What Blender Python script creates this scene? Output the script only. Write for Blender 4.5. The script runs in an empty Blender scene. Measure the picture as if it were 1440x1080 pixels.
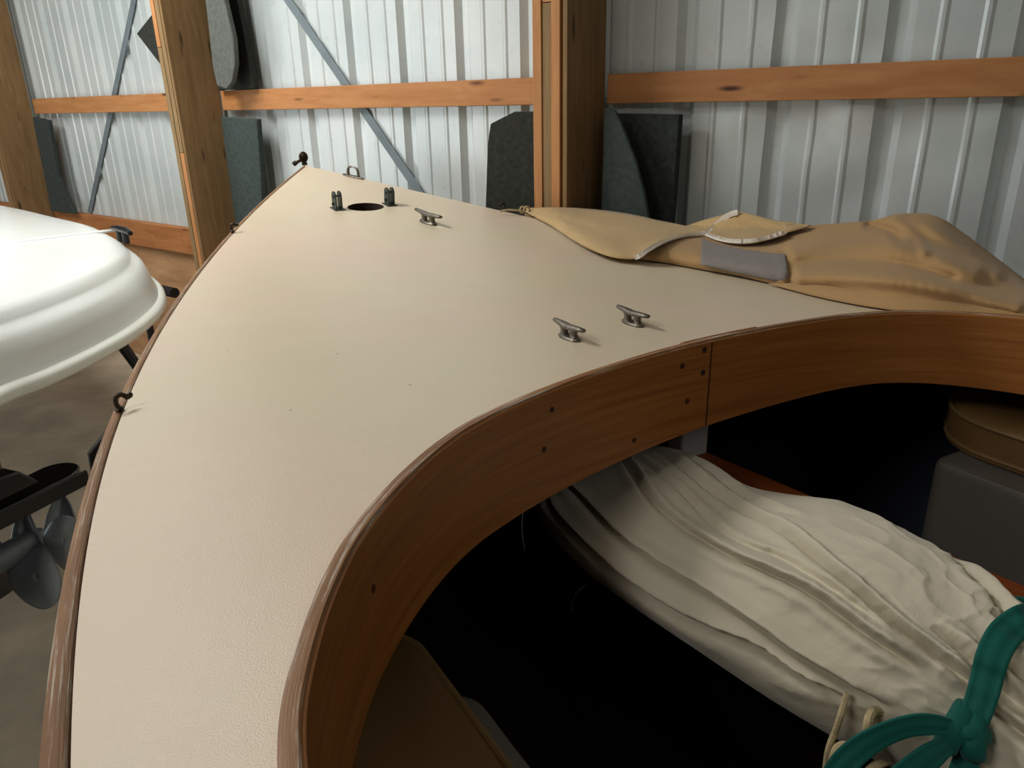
import bpy, bmesh, math, random
import numpy as np
from mathutils import Vector, Matrix, noise
from mathutils.geometry import delaunay_2d_cdt
from mathutils.bvhtree import BVHTree
random.seed(7)
sc = bpy.context.scene
COL = sc.collection
R = math.radians

# ------------------------------------------------------------------ camera
F, IW, IH = 1054.0, 1440, 1080
TH, RO, CH = R(20.8), R(1.34), 1.5
fw = np.array([0, math.cos(TH), -math.sin(TH)]); up0 = np.array([0, math.sin(TH), math.cos(TH)]); rt0 = np.array([1., 0, 0])
rt = math.cos(RO)*rt0 - math.sin(RO)*up0
up = math.cos(RO)*up0 + math.sin(RO)*rt0
CAM = np.array([0, 0, CH])
cd = bpy.data.cameras.new('camera'); cam = bpy.data.objects.new('camera', cd); COL.objects.link(cam)
cd.sensor_fit = 'HORIZONTAL'; cd.sensor_width = 36; cd.lens = F/IW*36; cd.clip_start = 0.02
M = Matrix(((rt[0], up[0], -fw[0], 0), (rt[1], up[1], -fw[1], 0), (rt[2], up[2], -fw[2], CH), (0, 0, 0, 1)))
cam.matrix_world = M
sc.camera = cam
def ray(x, y):
    return fw + (x-IW/2)/F*rt - (y-IH/2)/F*up
def proj(P):
    d = np.asarray(P, float)-CAM; z = d@fw
    return IW/2+F*(d@rt)/z, IH/2-F*(d@up)/z, z
def at_z(x, y, z):
    d = ray(x, y); return CAM + d*((z-CH)/d[2])
def at_depth(x, y, k):
    return CAM + ray(x, y)*k

# wall frame: s along the wall, q out of the room, z up
AZ = R(37)
WN = np.array([math.sin(AZ), math.cos(AZ), 0]); WT = np.array([math.cos(AZ), -math.sin(AZ), 0]); UZ = np.array([0, 0, 1.])
WD = 2.27
def wp(s, q, z): return WT*s + WN*q + UZ*z
def at_wall(x, y, q):
    d = ray(x, y); p = CAM + d*(q/(d@WN)); return float(p@WT), float(p[2])

# boat frame: t aft of the stem, v to starboard
BP = [-0.77722, 3.00297, 1.28351, 0.47141, 0.58835, -0.09978, -0.00511, -0.1551, 0.014, 0.01103, 0.07423]
PS = BP[3]
AFT = np.array([math.sin(PS), -math.cos(PS), 0]); STB = np.array([math.cos(PS), math.sin(PS), 0])
B0 = np.array([BP[0], BP[1], 0])
def half(t): return max(0.0, BP[4]*t+BP[5]*t*t+BP[6]*t**3)
def zedge(t):
    f = lambda u: BP[2]+BP[7]*u+BP[8]*u*u+BP[9]*u**3
    if t <= 2.75: return f(t)
    k = t-2.75
    return f(2.75)+0.17*0.3*(1-math.exp(-k/0.3))
def zdeck(t, v): return zedge(t)+BP[10]*(half(t)**2-v*v)
def bw(t, v, z): return B0+AFT*t+STB*v+UZ*z
def tv(p):
    r = np.asarray(p)-B0; return float(r@AFT), float(r@STB)
def on_deck(t, v, h=0.0): return bw(t, v, zdeck(t, v)+h)
def at_deck(x, y, h=0.0):
    d = ray(x, y); lo = 0.25
    s = lo
    while s < 5:
        p = CAM+d*s; t, v = tv(p)
        if p[2] < zdeck(t, v)+h: break
        s += 0.01
    a, b = s-0.01, s
    for _ in range(24):
        m = (a+b)/2; p = CAM+d*m; t, v = tv(p)
        if p[2] < zdeck(t, v)+h: b = m
        else: a = m
    return CAM+d*b
def at_v(x, y, v):
    d = ray(x, y); k = (v+B0@STB-CAM@STB)/(d@STB); return CAM+d*k

# ------------------------------------------------------------------ materials
MATS = {}
def srgb(c):
    return tuple(((x/255)/12.92 if x/255 <= .04045 else ((x/255+.055)/1.055)**2.4) for x in c)
class N:
    def __init__(s, name):
        s.m = bpy.data.materials.new(name); s.m.use_nodes = True; s.t = s.m.node_tree; s.n = s.t.nodes
        s.b = s.n['Principled BSDF']; s.c = None
    def new(s, typ, **kw):
        o = s.n.new(typ)
        for k, v in kw.items():
            if k in o.inputs: o.inputs[k].default_value = v
            else: setattr(o, k, v)
        return o
    def ln(s, a, b): s.t.links.new(a, b)
    def coord(s, uv=False, scale=(1, 1, 1), rot=(0, 0, 0)):
        tc = s.new('ShaderNodeTexCoord'); mp = s.new('ShaderNodeMapping')
        mp.inputs['Scale'].default_value = scale; mp.inputs['Rotation'].default_value = rot
        s.ln(tc.outputs['UV' if uv else 'Object'], mp.inputs[0]); return mp.outputs[0]
    def noise(s, vec, scale, detail=4, rough=.55, dist=0):
        o = s.new('ShaderNodeTexNoise'); o.inputs['Scale'].default_value = scale; o.inputs['Detail'].default_value = detail
        o.inputs['Roughness'].default_value = rough; o.inputs['Distortion'].default_value = dist
        s.ln(vec, o.inputs['Vector']); return o.outputs['Fac']
    def ramp(s, fac, stops):
        o = s.new('ShaderNodeValToRGB'); e = o.color_ramp.elements
        while len(e) < len(stops): e.new(.5)
        for i, (p, c) in enumerate(stops):
            e[i].position = p; e[i].color = (*c, 1)
        s.ln(fac, o.inputs[0]); return o.outputs[0]
    def mix(s, fac, a, b, mode='MIX'):
        o = s.new('ShaderNodeMix', data_type='RGBA', blend_type=mode)
        if isinstance(fac, (int, float)): o.inputs[0].default_value = fac
        else: s.ln(fac, o.inputs[0])
        for i, x in ((6, a), (7, b)):
            if isinstance(x, tuple): o.inputs[i].default_value = (*x, 1)
            else: s.ln(x, o.inputs[i])
        return o.outputs[2]
    def bump(s, h, strength=.3, dist=.01):
        o = s.new('ShaderNodeBump'); o.inputs['Strength'].default_value = strength; o.inputs['Distance'].default_value = dist
        s.ln(h, o.inputs['Height'])
        if s.c is not None: s.ln(s.c, o.inputs['Normal'])
        s.c = o.outputs[0]; s.ln(s.c, s.b.inputs['Normal'])
    def col(s, c):
        if isinstance(c, tuple): s.b.inputs['Base Color'].default_value = (*c, 1)
        else: s.ln(c, s.b.inputs['Base Color'])
    def set(s, rough=.5, metal=0., spec=.5, **kw):
        s.b.inputs['Roughness'].default_value = rough; s.b.inputs['Metallic'].default_value = metal
        s.b.inputs['Specular IOR Level'].default_value = spec
        for k, v in kw.items(): s.b.inputs[k].default_value = v
        MATS[s.m.name] = s.m; return s.m
def m_plain(name, c, rough=.5, metal=0., var=.12, nscale=12, bump=0, spec=.5, **kw):
    n = N(name); v = n.coord(); f = n.noise(v, nscale)
    l = srgb(c); d = tuple(x*(1-var) for x in l); h = tuple(min(1, x*(1+var)) for x in l)
    n.col(n.ramp(f, [(.3, d), (.7, h)]))
    if bump: n.bump(n.noise(v, nscale*6), bump, .004)
    return n.set(rough, metal, spec, **kw)
def m_wood(name, light, dark, rough=.5, grain=26, knots=False, coat=0, bump=.15, knot_c=(70, 32, 14), worn=None):
    n = N(name)
    v = n.coord(True, (1.6, grain, 1)); f = n.noise(v, 2.2, 6, .6, .6)
    v2 = n.coord(True, (3, grain*5, 1)); f2 = n.noise(v2, 3, 3)
    c = n.ramp(f, [(.3, srgb(dark)), (.7, srgb(light))])
    c = n.mix(n.ramp(f2, [(.35, (0, 0, 0)), (.75, (.35,)*3)]), c, srgb(dark), 'MIX')
    if knots:
        vk = n.coord(True, (3.1, 13, 1)); vo = n.new('ShaderNodeTexVoronoi'); vo.inputs['Scale'].default_value = 1.3
        n.ln(vk, vo.inputs['Vector'])
        c = n.mix(n.ramp(vo.outputs['Distance'], [(.06, (1,)*3), (.2, (0,)*3)]), c, srgb(knot_c))
        vb = n.coord(True, (5, 5, 1)); c = n.mix(n.ramp(n.noise(vb, 2.5, 4, .6, 1.5), [(.5, (0,)*3), (.75, (.45,)*3)]), c, srgb(dark))
    if worn:
        vw = n.coord(True, (3.2, 130, 1)); fwn = n.noise(vw, 2.4, 7, .7)
        c = n.mix(n.ramp(fwn, [(.53, (0,)*3), (.62, (.85,)*3)]), c, srgb(worn))
    n.col(c); n.bump(f2, bump, .002)
    return n.set(rough, 0, .4, **({'Coat Weight': coat, 'Coat Roughness': .2} if coat else {}))

# deck paint: beige canvas, patches of pink, fine grain
n = N('painted_canvas'); v = n.coord()
f = n.noise(v, 1.8, 4, .6); f2 = n.noise(v, 7, 5, .6)
c = n.ramp(f, [(.38, srgb((220, 209, 181))), (.62, srgb((225, 206, 184)))])
c = n.mix(n.ramp(f2, [(.35, (0,)*3), (.8, (.22,)*3)]), c, srgb((200, 182, 160)))
vs = n.new('ShaderNodeTexVoronoi'); vs.inputs['Scale'].default_value = 9; n.ln(v, vs.inputs['Vector'])
c = n.mix(n.ramp(vs.outputs['Distance'], [(.012, (.8,)*3), (.02, (0,)*3)]), c, srgb((90, 70, 55)))
n.col(c); n.bump(n.noise(v, 950, 2), .4, .0007); n.bump(n.noise(v, 6, 3), .08, .012)
n.set(.38, 0, .5)
m_wood('varnished_oak', (178, 116, 56), (138, 84, 35), .45, 46, coat=.15)
m_wood('varnished_rail_top', (158, 110, 62), (120, 78, 40), .5, 40, worn=(216, 206, 192))
m_wood('weathered_rail', (158, 116, 78), (112, 80, 52), .7, 30, worn=(190, 178, 160), bump=.5)
m_wood('mahogany_plank', (168, 92, 44), (136, 68, 28), .45, 30)
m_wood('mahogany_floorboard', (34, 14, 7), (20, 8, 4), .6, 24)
m_wood('pine_board', (200, 144, 92), (176, 116, 66), .6, 12, knots=True)
m_wood('treated_post', (150, 120, 80), (120, 92, 58), .75, 16, knots=True, knot_c=(66, 44, 22))
m_wood('weathered_ply', (160, 134, 96), (126, 102, 68), .8, 22)
m_wood('orange_ply', (202, 148, 96), (176, 120, 72), .65, 20)
m_wood('skirt_pine', (190, 132, 80), (156, 96, 52), .7, 10, knots=True, knot_c=(84, 38, 16))
m_wood('plywood_sheet', (206, 164, 122), (170, 126, 86), .75, 7)
# steel sheet
n = N('galvanised_sheet'); v = n.coord(); f = n.noise(v, 2.2, 5); f2 = n.noise(v, 30, 5, .7)
c = n.ramp(f, [(.35, srgb((196, 207, 208))), (.65, srgb((215, 222, 222)))])
c = n.mix(n.ramp(f2, [(.58, (0,)*3), (.78, (.35,)*3)]), c, srgb((150, 155, 155)))
n.col(c); n.bump(n.noise(v, 5, 2), .12, .01); n.set(.36, .2, .5)
m_plain('strap_steel', (120, 132, 138), .55, .3)
m_plain('concrete', (204, 193, 172), .85, 0, .25, 3.5, .15)
m_plain('interior_board', (150, 146, 138), .9)
m_plain('dark_carpet', (62, 68, 66), .95, 0, .25, 60, .6, spec=.1)
m_plain('green_carpet', (70, 80, 78), .95, 0, .2, 60, .6, spec=.1)
m_plain('charcoal_carpet', (56, 58, 54), .95, 0, .25, 60, .6, spec=.1)
m_plain('grey_carpet', (98, 102, 98), .95, 0, .2, 60, .6, spec=.1)
m_plain('bronze_dark', (62, 54, 44), .4, .8, .3, 60)
m_plain('bronze_green', (74, 84, 80), .45, .7, .3, 60)
m_plain('bronze_grey', (112, 106, 96), .38, .75, .25, 60)
m_plain('gelcoat_white', (232, 238, 236), .22, 0, .02, 3)
m_plain('vinyl_rub', (226, 230, 222), .3, 0, .03, 5)
m_plain('black_metal', (20, 21, 24), .32, .1, .2, 8)
m_plain('prop_paint', (122, 130, 138), .48, .35, .15, 9)
m_plain('black_rubber', (16, 16, 17), .7)
m_plain('hull_paint', (222, 216, 204), .35)
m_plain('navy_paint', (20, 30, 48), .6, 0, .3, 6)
m_plain('grey_box_paint', (106, 102, 95), .55, 0, .06, 8, .05)
m_plain('post_paint', (176, 178, 180), .6, 0, .06, 9)
m_plain('tan_vinyl', (122, 92, 54), .5, 0, .12, 5, .1)
m_plain('piping_vinyl', (128, 102, 64), .45)
m_plain('dark_wood_bung', (64, 32, 14), .6)
m_plain('hole_wood', (52, 34, 22), .8)
def m_cloth(name, c, c2, weave=900, wr=.25, rough=.85, wscale=9, dirt=None, sheen=.15):
    n = N(name); v = n.coord(); f = n.noise(v, 3.2, 5)
    k = n.ramp(f, [(.35, srgb(c)), (.68, srgb(c2))])
    if dirt: k = n.mix(n.ramp(n.noise(v, 5.5, 4), [(.56, (0,)*3), (.72, (.5,)*3)]), k, srgb(dirt))
    n.col(k)
    n.bump(n.noise(v, wscale, 5, .6, 1.2), wr, .012)
    n.bump(n.noise(v, weave, 1), .12, .001)
    return n.set(rough, 0, .25, **{'Sheen Weight': sheen, 'Sheen Roughness': .5})
m_cloth('sail_canvas', (206, 198, 176), (218, 211, 191), wr=.22, wscale=11, dirt=(196, 174, 146))
m_cloth('cover_canvas', (170, 137, 93), (182, 147, 101), wr=.22)
m_cloth('cover_canvas_pale', (186, 158, 112), (196, 168, 122), wr=.25)
m_cloth('cover_patch_grey', (128, 122, 118), (138, 132, 128), wr=.15)
m_cloth('webbing_green', (3, 86, 76), (6, 102, 90), 500, .1, .7, sheen=.1)
m_plain('zip_white', (238, 232, 222), .6)
m_plain('rope_cream', (196, 178, 140), .85, 0, .2, 90, .4)
m_plain('cord_white', (170, 168, 160), .8)

# ------------------------------------------------------------------ mesh builder
class MB:
    def __init__(s): s.v = []; s.f = []; s.uv = []
    def face(s, idx, uv=None):
        s.f.append(tuple(idx)); s.uv.append(uv if uv else [(0, 0)]*len(idx))
    def grid(s, rows, cu=False, cv=False, ulen=None, flip=False):
        b = len(s.v); nr = len(rows); nc = len(rows[0])
        for r in rows: s.v += [tuple(p) for p in r]
        A = np.array([[tuple(p) for p in r] for r in rows], float)
        du = np.concatenate([np.zeros((nr, 1)), np.cumsum(np.linalg.norm(np.diff(A, axis=1), axis=2), 1)], 1)
        dv = np.concatenate([np.zeros((1, nc)), np.cumsum(np.linalg.norm(np.diff(A, axis=0), axis=2), 0)], 0)
        for i in range(nr if cv else nr-1):
            for j in range(nc if cu else nc-1):
                i2, j2 = (i+1) % nr, (j+1) % nc
                q = [(i, j), (i, j2), (i2, j2), (i2, j)]
                if flip: q = q[::-1]
                s.face([b+a*nc+c for a, c in q], [(du[a, c], dv[a, c]) for a, c in q])
    def box(s, c, ax, h, ulong=0):
        c = np.asarray(c, float); ax = [np.asarray(a, float) for a in ax]; b = len(s.v)
        loc = [(i, j, k) for i in (-1, 1) for j in (-1, 1) for k in (-1, 1)]
        for l in loc: s.v.append(tuple(c+sum(ax[m]*h[m]*l[m] for m in range(3))))
        o = [m for m in range(3) if m != ulong]
        off = random.random()*7
        for q in ((0, 1, 3, 2), (4, 6, 7, 5), (0, 4, 5, 1), (2, 3, 7, 6), (0, 2, 6, 4), (1, 5, 7, 3)):
            s.face([b+i for i in q], [(loc[i][ulong]*h[ulong]+off, loc[i][o[0]]*h[o[0]]+loc[i][o[1]]*h[o[1]]*1.13+off*.3) for i in q])
    def bx(s, p0, p1, frame='w', ulong=0):   # box in the wall frame (s,q,z) or boat frame (t,v,z)
        a = [(WT, WN, UZ), (AFT, STB, UZ)][frame == 'b']; o = np.zeros(3) if frame == 'w' else B0
        p0, p1 = np.array(p0, float), np.array(p1, float); m = (p0+p1)/2
        s.box(o+a[0]*m[0]+a[1]*m[1]+a[2]*m[2], a, np.abs(p1-p0)/2, ulong)
    def tube(s, path, r, n=10, caps=True, closed=False, flat=1.0, upv=None):
        P = [np.asarray(p, float) for p in path]; m = len(P); rows = []
        prev = None
        for i in range(m):
            if closed: t = P[(i+1) % m]-P[i-1]
            else: t = P[min(i+1, m-1)]-P[max(i-1, 0)]
            t = t/(np.linalg.norm(t)+1e-12)
            if upv is not None: a = np.asarray(upv, float)
            elif prev is None: a = np.array([0, 0, 1.]) if abs(t[2]) < .9 else np.array([1., 0, 0])
            else: a = prev
            a = a-t*(a@t); a /= np.linalg.norm(a)+1e-12; prev = a
            b = np.cross(t, a); ri = r[i] if hasattr(r, '__len__') else r
            rows.append([P[i]+ri*(math.cos(2*math.pi*k/n)*b+flat*math.sin(2*math.pi*k/n)*a) for k in range(n)])
        st = len(s.v); s.grid(rows, cu=True, cv=closed)
        if caps and not closed:
            s.face([st+k for k in range(n)][::-1]); s.face([st+(m-1)*n+k for k in range(n)])
    def prism(s, poly, o, ax, ay, an, th):   # 2-D outline, thickness along an
        o, ax, ay, an = (np.asarray(q, float) for q in (o, ax, ay, an)); b = len(s.v); m = len(poly)
        for sg in (-.5, .5):
            for (x, y) in poly: s.v.append(tuple(o+ax*x+ay*y+an*th*sg))
        s.face([b+i for i in range(m)][::-1], [poly[i] for i in range(m)][::-1]); s.face([b+m+i for i in range(m)], [poly[i] for i in range(m)])
        for i in range(m):
            j = (i+1) % m; s.face([b+i, b+j, b+m+j, b+m+i])
    def ball(s, c, r, nu=12, nv=8, ax=None):
        c = np.asarray(c, float); ax = ax or (np.array([1., 0, 0]), np.array([0, 1., 0]), UZ)
        r = r if hasattr(r, '__len__') else (r, r, r); rows = []
        for i in range(nv+1):
            a = -math.pi/2+math.pi*i/nv
            rows.append([c+ax[0]*r[0]*math.cos(a)*math.cos(2*math.pi*k/nu)+ax[1]*r[1]*math.cos(a)*math.sin(2*math.pi*k/nu)+ax[2]*r[2]*math.sin(a) for k in range(nu)])
        s.grid(rows, cu=True)
    def build(s, name, mat, parent=None, smooth=True, angle=42, bevel=0, bseg=2, merge=True):
        me = bpy.data.meshes.new(name); me.from_pydata(s.v, [], s.f)
        ul = me.uv_layers.new(name='UVMap'); k = 0
        for q in s.uv:
            for u in q: ul.data[k].uv = u; k += 1
        bm = bmesh.new(); bm.from_mesh(me)
        if merge: bmesh.ops.remove_doubles(bm, verts=bm.verts, dist=1e-5)
        bmesh.ops.recalc_face_normals(bm, faces=bm.faces)
        bm.to_mesh(me); bm.free()
        if smooth:
            me.polygons.foreach_set('use_smooth', [True]*len(me.polygons)); me.set_sharp_from_angle(angle=R(angle))
        me.materials.append(MATS[mat])
        o = bpy.data.objects.new(name, me); COL.objects.link(o)
        if parent: par(o, parent)
        if bevel:
            b = o.modifiers.new('bevel', 'BEVEL'); b.width = bevel; b.segments = bseg; b.limit_method = 'ANGLE'
        return o
def wm(o):
    m = Matrix.Translation(o.location)
    return m
def par(o, p):
    o.parent = p
    q = p; loc = Vector((0, 0, 0))
    while q: loc += q.location; q = q.parent
    o.location = -loc
def tag(o, label=None, cat=None, group=None, kind=None):
    for k, x in (('label', label), ('category', cat), ('group', group), ('kind', kind)):
        if x: o[k] = x
    return o
def thing(name, loc, label, cat, group=None):
    o = bpy.data.objects.new(name, None); COL.objects.link(o); o.location = tuple(loc); o.empty_display_size = .1
    return tag(o, label, cat, group)
def cr(pts, n):     # Catmull-Rom resample
    P = np.array(pts, float); P = np.vstack([2*P[0]-P[1], P, 2*P[-1]-P[-2]]); m = len(P)-3
    out = []
    for k in range(n):
        x = k/(n-1)*m; i = min(int(x), m-1); u = x-i
        a, b, c, d = P[i:i+4]
        out.append(.5*(2*b+(c-a)*u+(2*a-5*b+4*c-d)*u*u+(3*b-a-3*c+d)*u**3))
    return np.array(out)
def interp(x, xs, ys): return float(np.interp(x, xs, ys))
def solid(o, th, off=0):
    m = o.modifiers.new('solid', 'SOLIDIFY'); m.thickness = th; m.offset = off; return o

# ------------------------------------------------------------------ setting
S0, S1, Q0, ZC = -9.0, 3.6, -5.0, 3.4
b = MB(); b.grid([[wp(s, q, 0) for s in np.linspace(S0, S1, 8)] for q in np.linspace(Q0, WD+.03, 8)]); tag(b.build('floor', 'concrete'), kind='structure')
b = MB(); b.grid([[wp(s, q, ZC) for s in (S0, S1)] for q in (Q0, WD+.03)]); tag(b.build('ceiling', 'interior_board'), kind='structure')
b = MB(); b.grid([[wp(S0, q, z) for q in (Q0, WD+.03)] for z in (0, ZC)]); tag(b.build('wall_left', 'interior_board'), kind='structure')
b = MB(); b.grid([[wp(S1, q, z) for q in (Q0, WD+.03)] for z in (0, ZC)]); tag(b.build('wall_right', 'interior_board'), kind='structure')
b = MB(); b.grid([[wp(s, Q0, z) for s in (S0, S1)] for z in (0, ZC)]); tag(b.build('wall_front', 'interior_board'), kind='structure')
# ribbed steel sheet
PITCH, SREF = .2885, -.166
DENTS = [(-.609, 1.40, .07, .006), (-.402, 1.41, .06, .006), (-.718, 1.42, .09, .007), (-.86, 1.43, .05, -.004), (-.756, 1.72, .09, .005), (-.555, 1.44, .05, -.005),
         (-.49, 1.25, .07, .005), (-.30, 1.36, .1, .006), (-.66, 1.6, .06, .004), (-.50, 1.62, .06, .004), (-.2, 1.42, .06, -.005), (-.95, 1.62, .08, .003), (-.62, 1.15, .1, .004)]
svals = []
k = -31
while SREF+k*PITCH < S1:
    c0 = SREF+k*PITCH
    for d in (-.034, -.012, .012, .034, PITCH/3-.012, PITCH/3-.004, PITCH/3+.004, PITCH/3+.012, 2*PITCH/3-.012, 2*PITCH/3-.004, 2*PITCH/3+.004, 2*PITCH/3+.012): svals.append((c0+d, d))
    if -1.2 < c0 < .4:
        for d in (.05, .065, .13, .15, .165, .225, .24): svals.append((c0+d, d))
    k += 1
svals = sorted(x for x in svals if S0 <= x[0] <= S1)
def ribq(d):
    if abs(d) < .013: return .021
    for m in (PITCH/3, 2*PITCH/3):
        if abs(d-m) < .006: return -.004
    return 0
zr = [0, .4, .8, .9]+list(np.arange(.98, 1.95, .025))+[2.1, 2.6, ZC]
def dent(s, z):
    r = 0
    if s > -1.3:
        for (a, c, w, h) in DENTS: r += 1.7*h*math.exp(-((s-a)**2+(z-c)**2)/w**2)
        r += .003*noise.noise((s*5, z*3, 2))
    return r+.0012*noise.noise((s*2, z*1.5, 5))
b = MB(); b.grid([[wp(s, WD+ribq(d)+dent(s, z), z) for s, d in svals] for z in zr])
tag(b.build('wall_back', 'galvanised_sheet', angle=11), kind='structure')
b = MB(); b.bx((S0, WD-.012, 0), (S1, WD-.002, .75)); tag(b.build('wall_back_lower', 'plywood_sheet'), kind='structure')
b = MB(); b.bx((S0, WD-.05, .745), (S1, WD-.004, .885)); tag(b.build('trim_1', 'skirt_pine', bevel=.003), kind='structure')

# girts
GQ = WD-.04
for (a, c, lab) in ((-5.37, -3.47, 'orange pine girt across the steel wall left of the middle post'), (-3.362, -1.402, 'knotty orange pine girt between the leaning post and the laminated post'),
                    (-1.276, 1.9, 'long orange pine girt on the steel wall above the tan boat cover'), (-8.0, -5.49, 'orange pine girt running off behind the leftmost post')):
    if c < -5.4: continue
    b = MB(); b.bx((a, GQ, 1.48), (c, WD-.016, 1.567)); o = b.build('wall_girt', 'pine_board', bevel=.002); tag(o, lab, 'wooden beam', 'pine girts along the steel wall')
# posts: three plies and a side board each
def post(s0, s1, lab, plies, q0=2.005, qd=GQ):
    r = thing('wall_post', wp((s0+s1)/2, (q0+qd)/2, 0), lab, 'post', 'posts of the steel wall')
    n_ = len(plies); w = (s1-s0-.024)/n_
    for i, segs in enumerate(plies):
        a = s0+i*w
        zz = [0]+[z for z, _ in segs]
        for (z0, z1, mt) in [(zz[k], zz[k+1], segs[k][1]) for k in range(len(segs))]:
            m = MB(); m.bx((a+.0008, q0+.004*(i == 1), z0+.001), (a+w-.0008, q0+.14, z1-.001), ulong=2); m.build('laminated_board', mt, r, bevel=.0015)
    m = MB(); m.bx((s1-.016, q0+.002, 0), (s1, qd-.001, ZC), ulong=2); m.build('side_board', 'treated_post', r, bevel=.0015)
    m = MB(); m.bx((s0+.004, q0+.142, 0), (s1-.020, qd-.001, ZC), ulong=2); m.build('core_board', 'treated_post', r)
    return r
post(-1.406, -1.283, 'laminated post of orange and grey boards by the tan boat cover', [[(1.17, 'weathered_ply'), (ZC, 'orange_ply')], [(1.76, 'weathered_ply'), (ZC, 'orange_ply')], [(ZC, 'orange_ply')]])
post(-3.452, -3.368, 'leaning brown post with orange edge beside the boat bow', [[(1.75, 'weathered_ply'), (ZC, 'orange_ply')], [(1.3, 'orange_ply'), (ZC, 'weathered_ply')]])
post(-5.50, -5.40, 'brown post at the far left behind the white boat', [[(ZC, 'treated_post')], [(ZC, 'treated_post')], [(ZC, 'treated_post')]])
# straps
def strap(p0, p1, lab):
    (s0, z0), (s1, z1) = p0, p1; d = np.array([s1-s0, z1-z0]); L = np.linalg.norm(d); d /= L
    ax = WT*d[0]+UZ*d[1]; an = np.cross(ax, WN)
    m = MB(); m.box(wp((s0+s1)/2, WD-.0105, (z0+z1)/2), (ax, an, WN), (L/2, .019, .0012)); o = m.build('brace_strap', 'strap_steel'); tag(o, lab, 'metal strap', 'diagonal steel brace straps')
strap((-5.0, .887), (-3.76, 2.32), 'thin grey steel strap slanting up to the right behind the left girt')
strap((-3.24, 2.36), (-1.9, .887), 'grey steel strap slanting down to the right behind the boat bow')
# carpet pieces
def panel(pts, q, th, mat, lab, cat='carpet scrap', name='carpet_panel'):
    m = MB(); s0 = sum(p[0] for p in pts)/len(pts); z0 = min(p[1] for p in pts)
    m.prism([(p[0]-s0, p[1]-z0) for p in pts], wp(s0, q, z0), WT, UZ, WN, th); o = m.build(name, mat, bevel=.004); return tag(o, lab, cat, 'carpet scraps tucked against the wall')
panel([(-3.315, .89), (-3.30, 1.452), (-3.03, 1.442), (-3.055, 1.2), (-3.10, .89)], 2.185, .028, 'green_carpet', 'green-grey carpet panel standing right of the leaning post')
panel([(-1.42, .89), (-1.42, 1.462), (-1.54, 1.462), (-1.60, 1.44), (-1.64, 1.425), (-1.655, 1.36), (-1.675, 1.13), (-1.66, .89)], 2.10, .022, 'charcoal_carpet', 'charcoal carpet panel with a torn top left of the laminated post')
panel([(-1.215, .89), (-1.205, 1.47), (-1.170, 1.463), (-1.14, 1.41), (-1.095, 1.32), (-1.06, 1.22), (-1.035, 1.12), (-1.02, .89)], 2.10, .014, 'green_carpet', 'curved green carpet panel right of the laminated post')
panel([(-1.25, .89), (-1.25, 1.452), (-1.004, 1.447), (-1.008, 1.2), (-1.02, .89)], 2.20, .03, 'dark_carpet', 'dark square carpet panel behind the curved green one')
panel([(-5.34, .89), (-5.29, 1.462), (-5.09, 1.442), (-5.11, 1.3), (-5.13, 1.1), (-5.06, .96), (-5.02, .89)], 2.19, .026, 'dark_carpet', 'dark carpet panel standing right of the leftmost post')
panel([(-3.565, 1.568), (-3.717, 1.70), (-3.875, 1.84), (-3.71, 1.912), (-3.48, 2.01), (-3.48, 1.568)], 2.17, .03, 'charcoal_carpet', 'black square carpet scrap perched on the girt left of the leaning post')
pts = [(-3.2, 2.2), (-3.205, 1.9), (-3.222, 1.67), (-3.212, 1.585), (-3.144, 1.569), (-3.095, 1.60), (-3.055, 1.67), (-3.043, 1.77), (-3.07, 1.93), (-3.10, 2.2)]
panel(pts, 2.13, .024, 'grey_carpet', 'grey rounded carpet scrap standing on the girt right of the leaning post')
panel([(-3.33, 1.569), (-3.33, 2.2), (-3.12, 2.2), (-3.09, 1.9), (-3.06, 1.569)], 2.215, .03, 'charcoal_carpet', 'black carpet strip on the girt behind the grey rounded scrap, right margin standing in for shadow')  # carpet beside the post; right margin is shade put into the shape

# ------------------------------------------------------------------ sailboat
boat = thing('sailboat', bw(2.0, 0, 0), 'beige decked wooden sailboat with a varnished oak coaming around its open cockpit', 'sailboat')
RW = .017
# cockpit opening
open_pts = [(3.7, -.50), (3.45, -.60), (3.15, -.65), (2.92, -.664), (2.745, -.653), (2.655, -.626), (2.587, -.595), (2.52, -.554), (2.438, -.482), (2.375, -.402), (2.338, -.316), (2.312, -.22), (2.291, -.11), (2.279, -.01), (2.274, .09), (2.273, .2), (2.281, .31), (2.315, .405), (2.385, .462), (2.5, .495), (2.7, .535), (3.0, .56), (3.4, .55), (3.7, .48)]
OP = cr(open_pts, 170)
for _ in range(6): OP[1:-1] = .25*OP[:-2]+.5*OP[1:-1]+.25*OP[2:]
TE = 3.95
tl = list(np.linspace(.012, TE, 110))
outl = [(t, -(max(half(t)-RW, .001))) for t in tl]+[(t, max(half(t)-RW, .001)) for t in tl[::-1]]
HT, HV, HR = .698, .018, .056
hole = [(HT+HR*math.cos(a), HV+HR*math.sin(a)) for a in np.linspace(0, 2*math.pi, 40, endpoint=False)]
def inside(p, poly):
    x, y = p; r = False; j = len(poly)-1
    for i in range(len(poly)):
        xi, yi = poly[i]; xj, yj = poly[j]
        if (yi > y) != (yj > y) and x < (xj-xi)*(y-yi)/(yj-yi)+xi: r = not r
        j = i
    return r
P2 = []; E2 = []
for poly in (outl, [tuple(p) for p in OP], hole):
    o_ = len(P2); P2 += poly; E2 += [(o_+i, o_+(i+1) % len(poly)) for i in range(len(poly))]
opl = [tuple(p) for p in OP]
for t in np.arange(.05, TE, .035):
    for v in np.arange(-.8, .8, .035):
        if abs(v) < half(t)-RW-.012 and not inside((t, v), opl) and (t-HT)**2+(v-HV)**2 > (HR+.012)**2: P2.append((float(t), float(v)))
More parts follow.
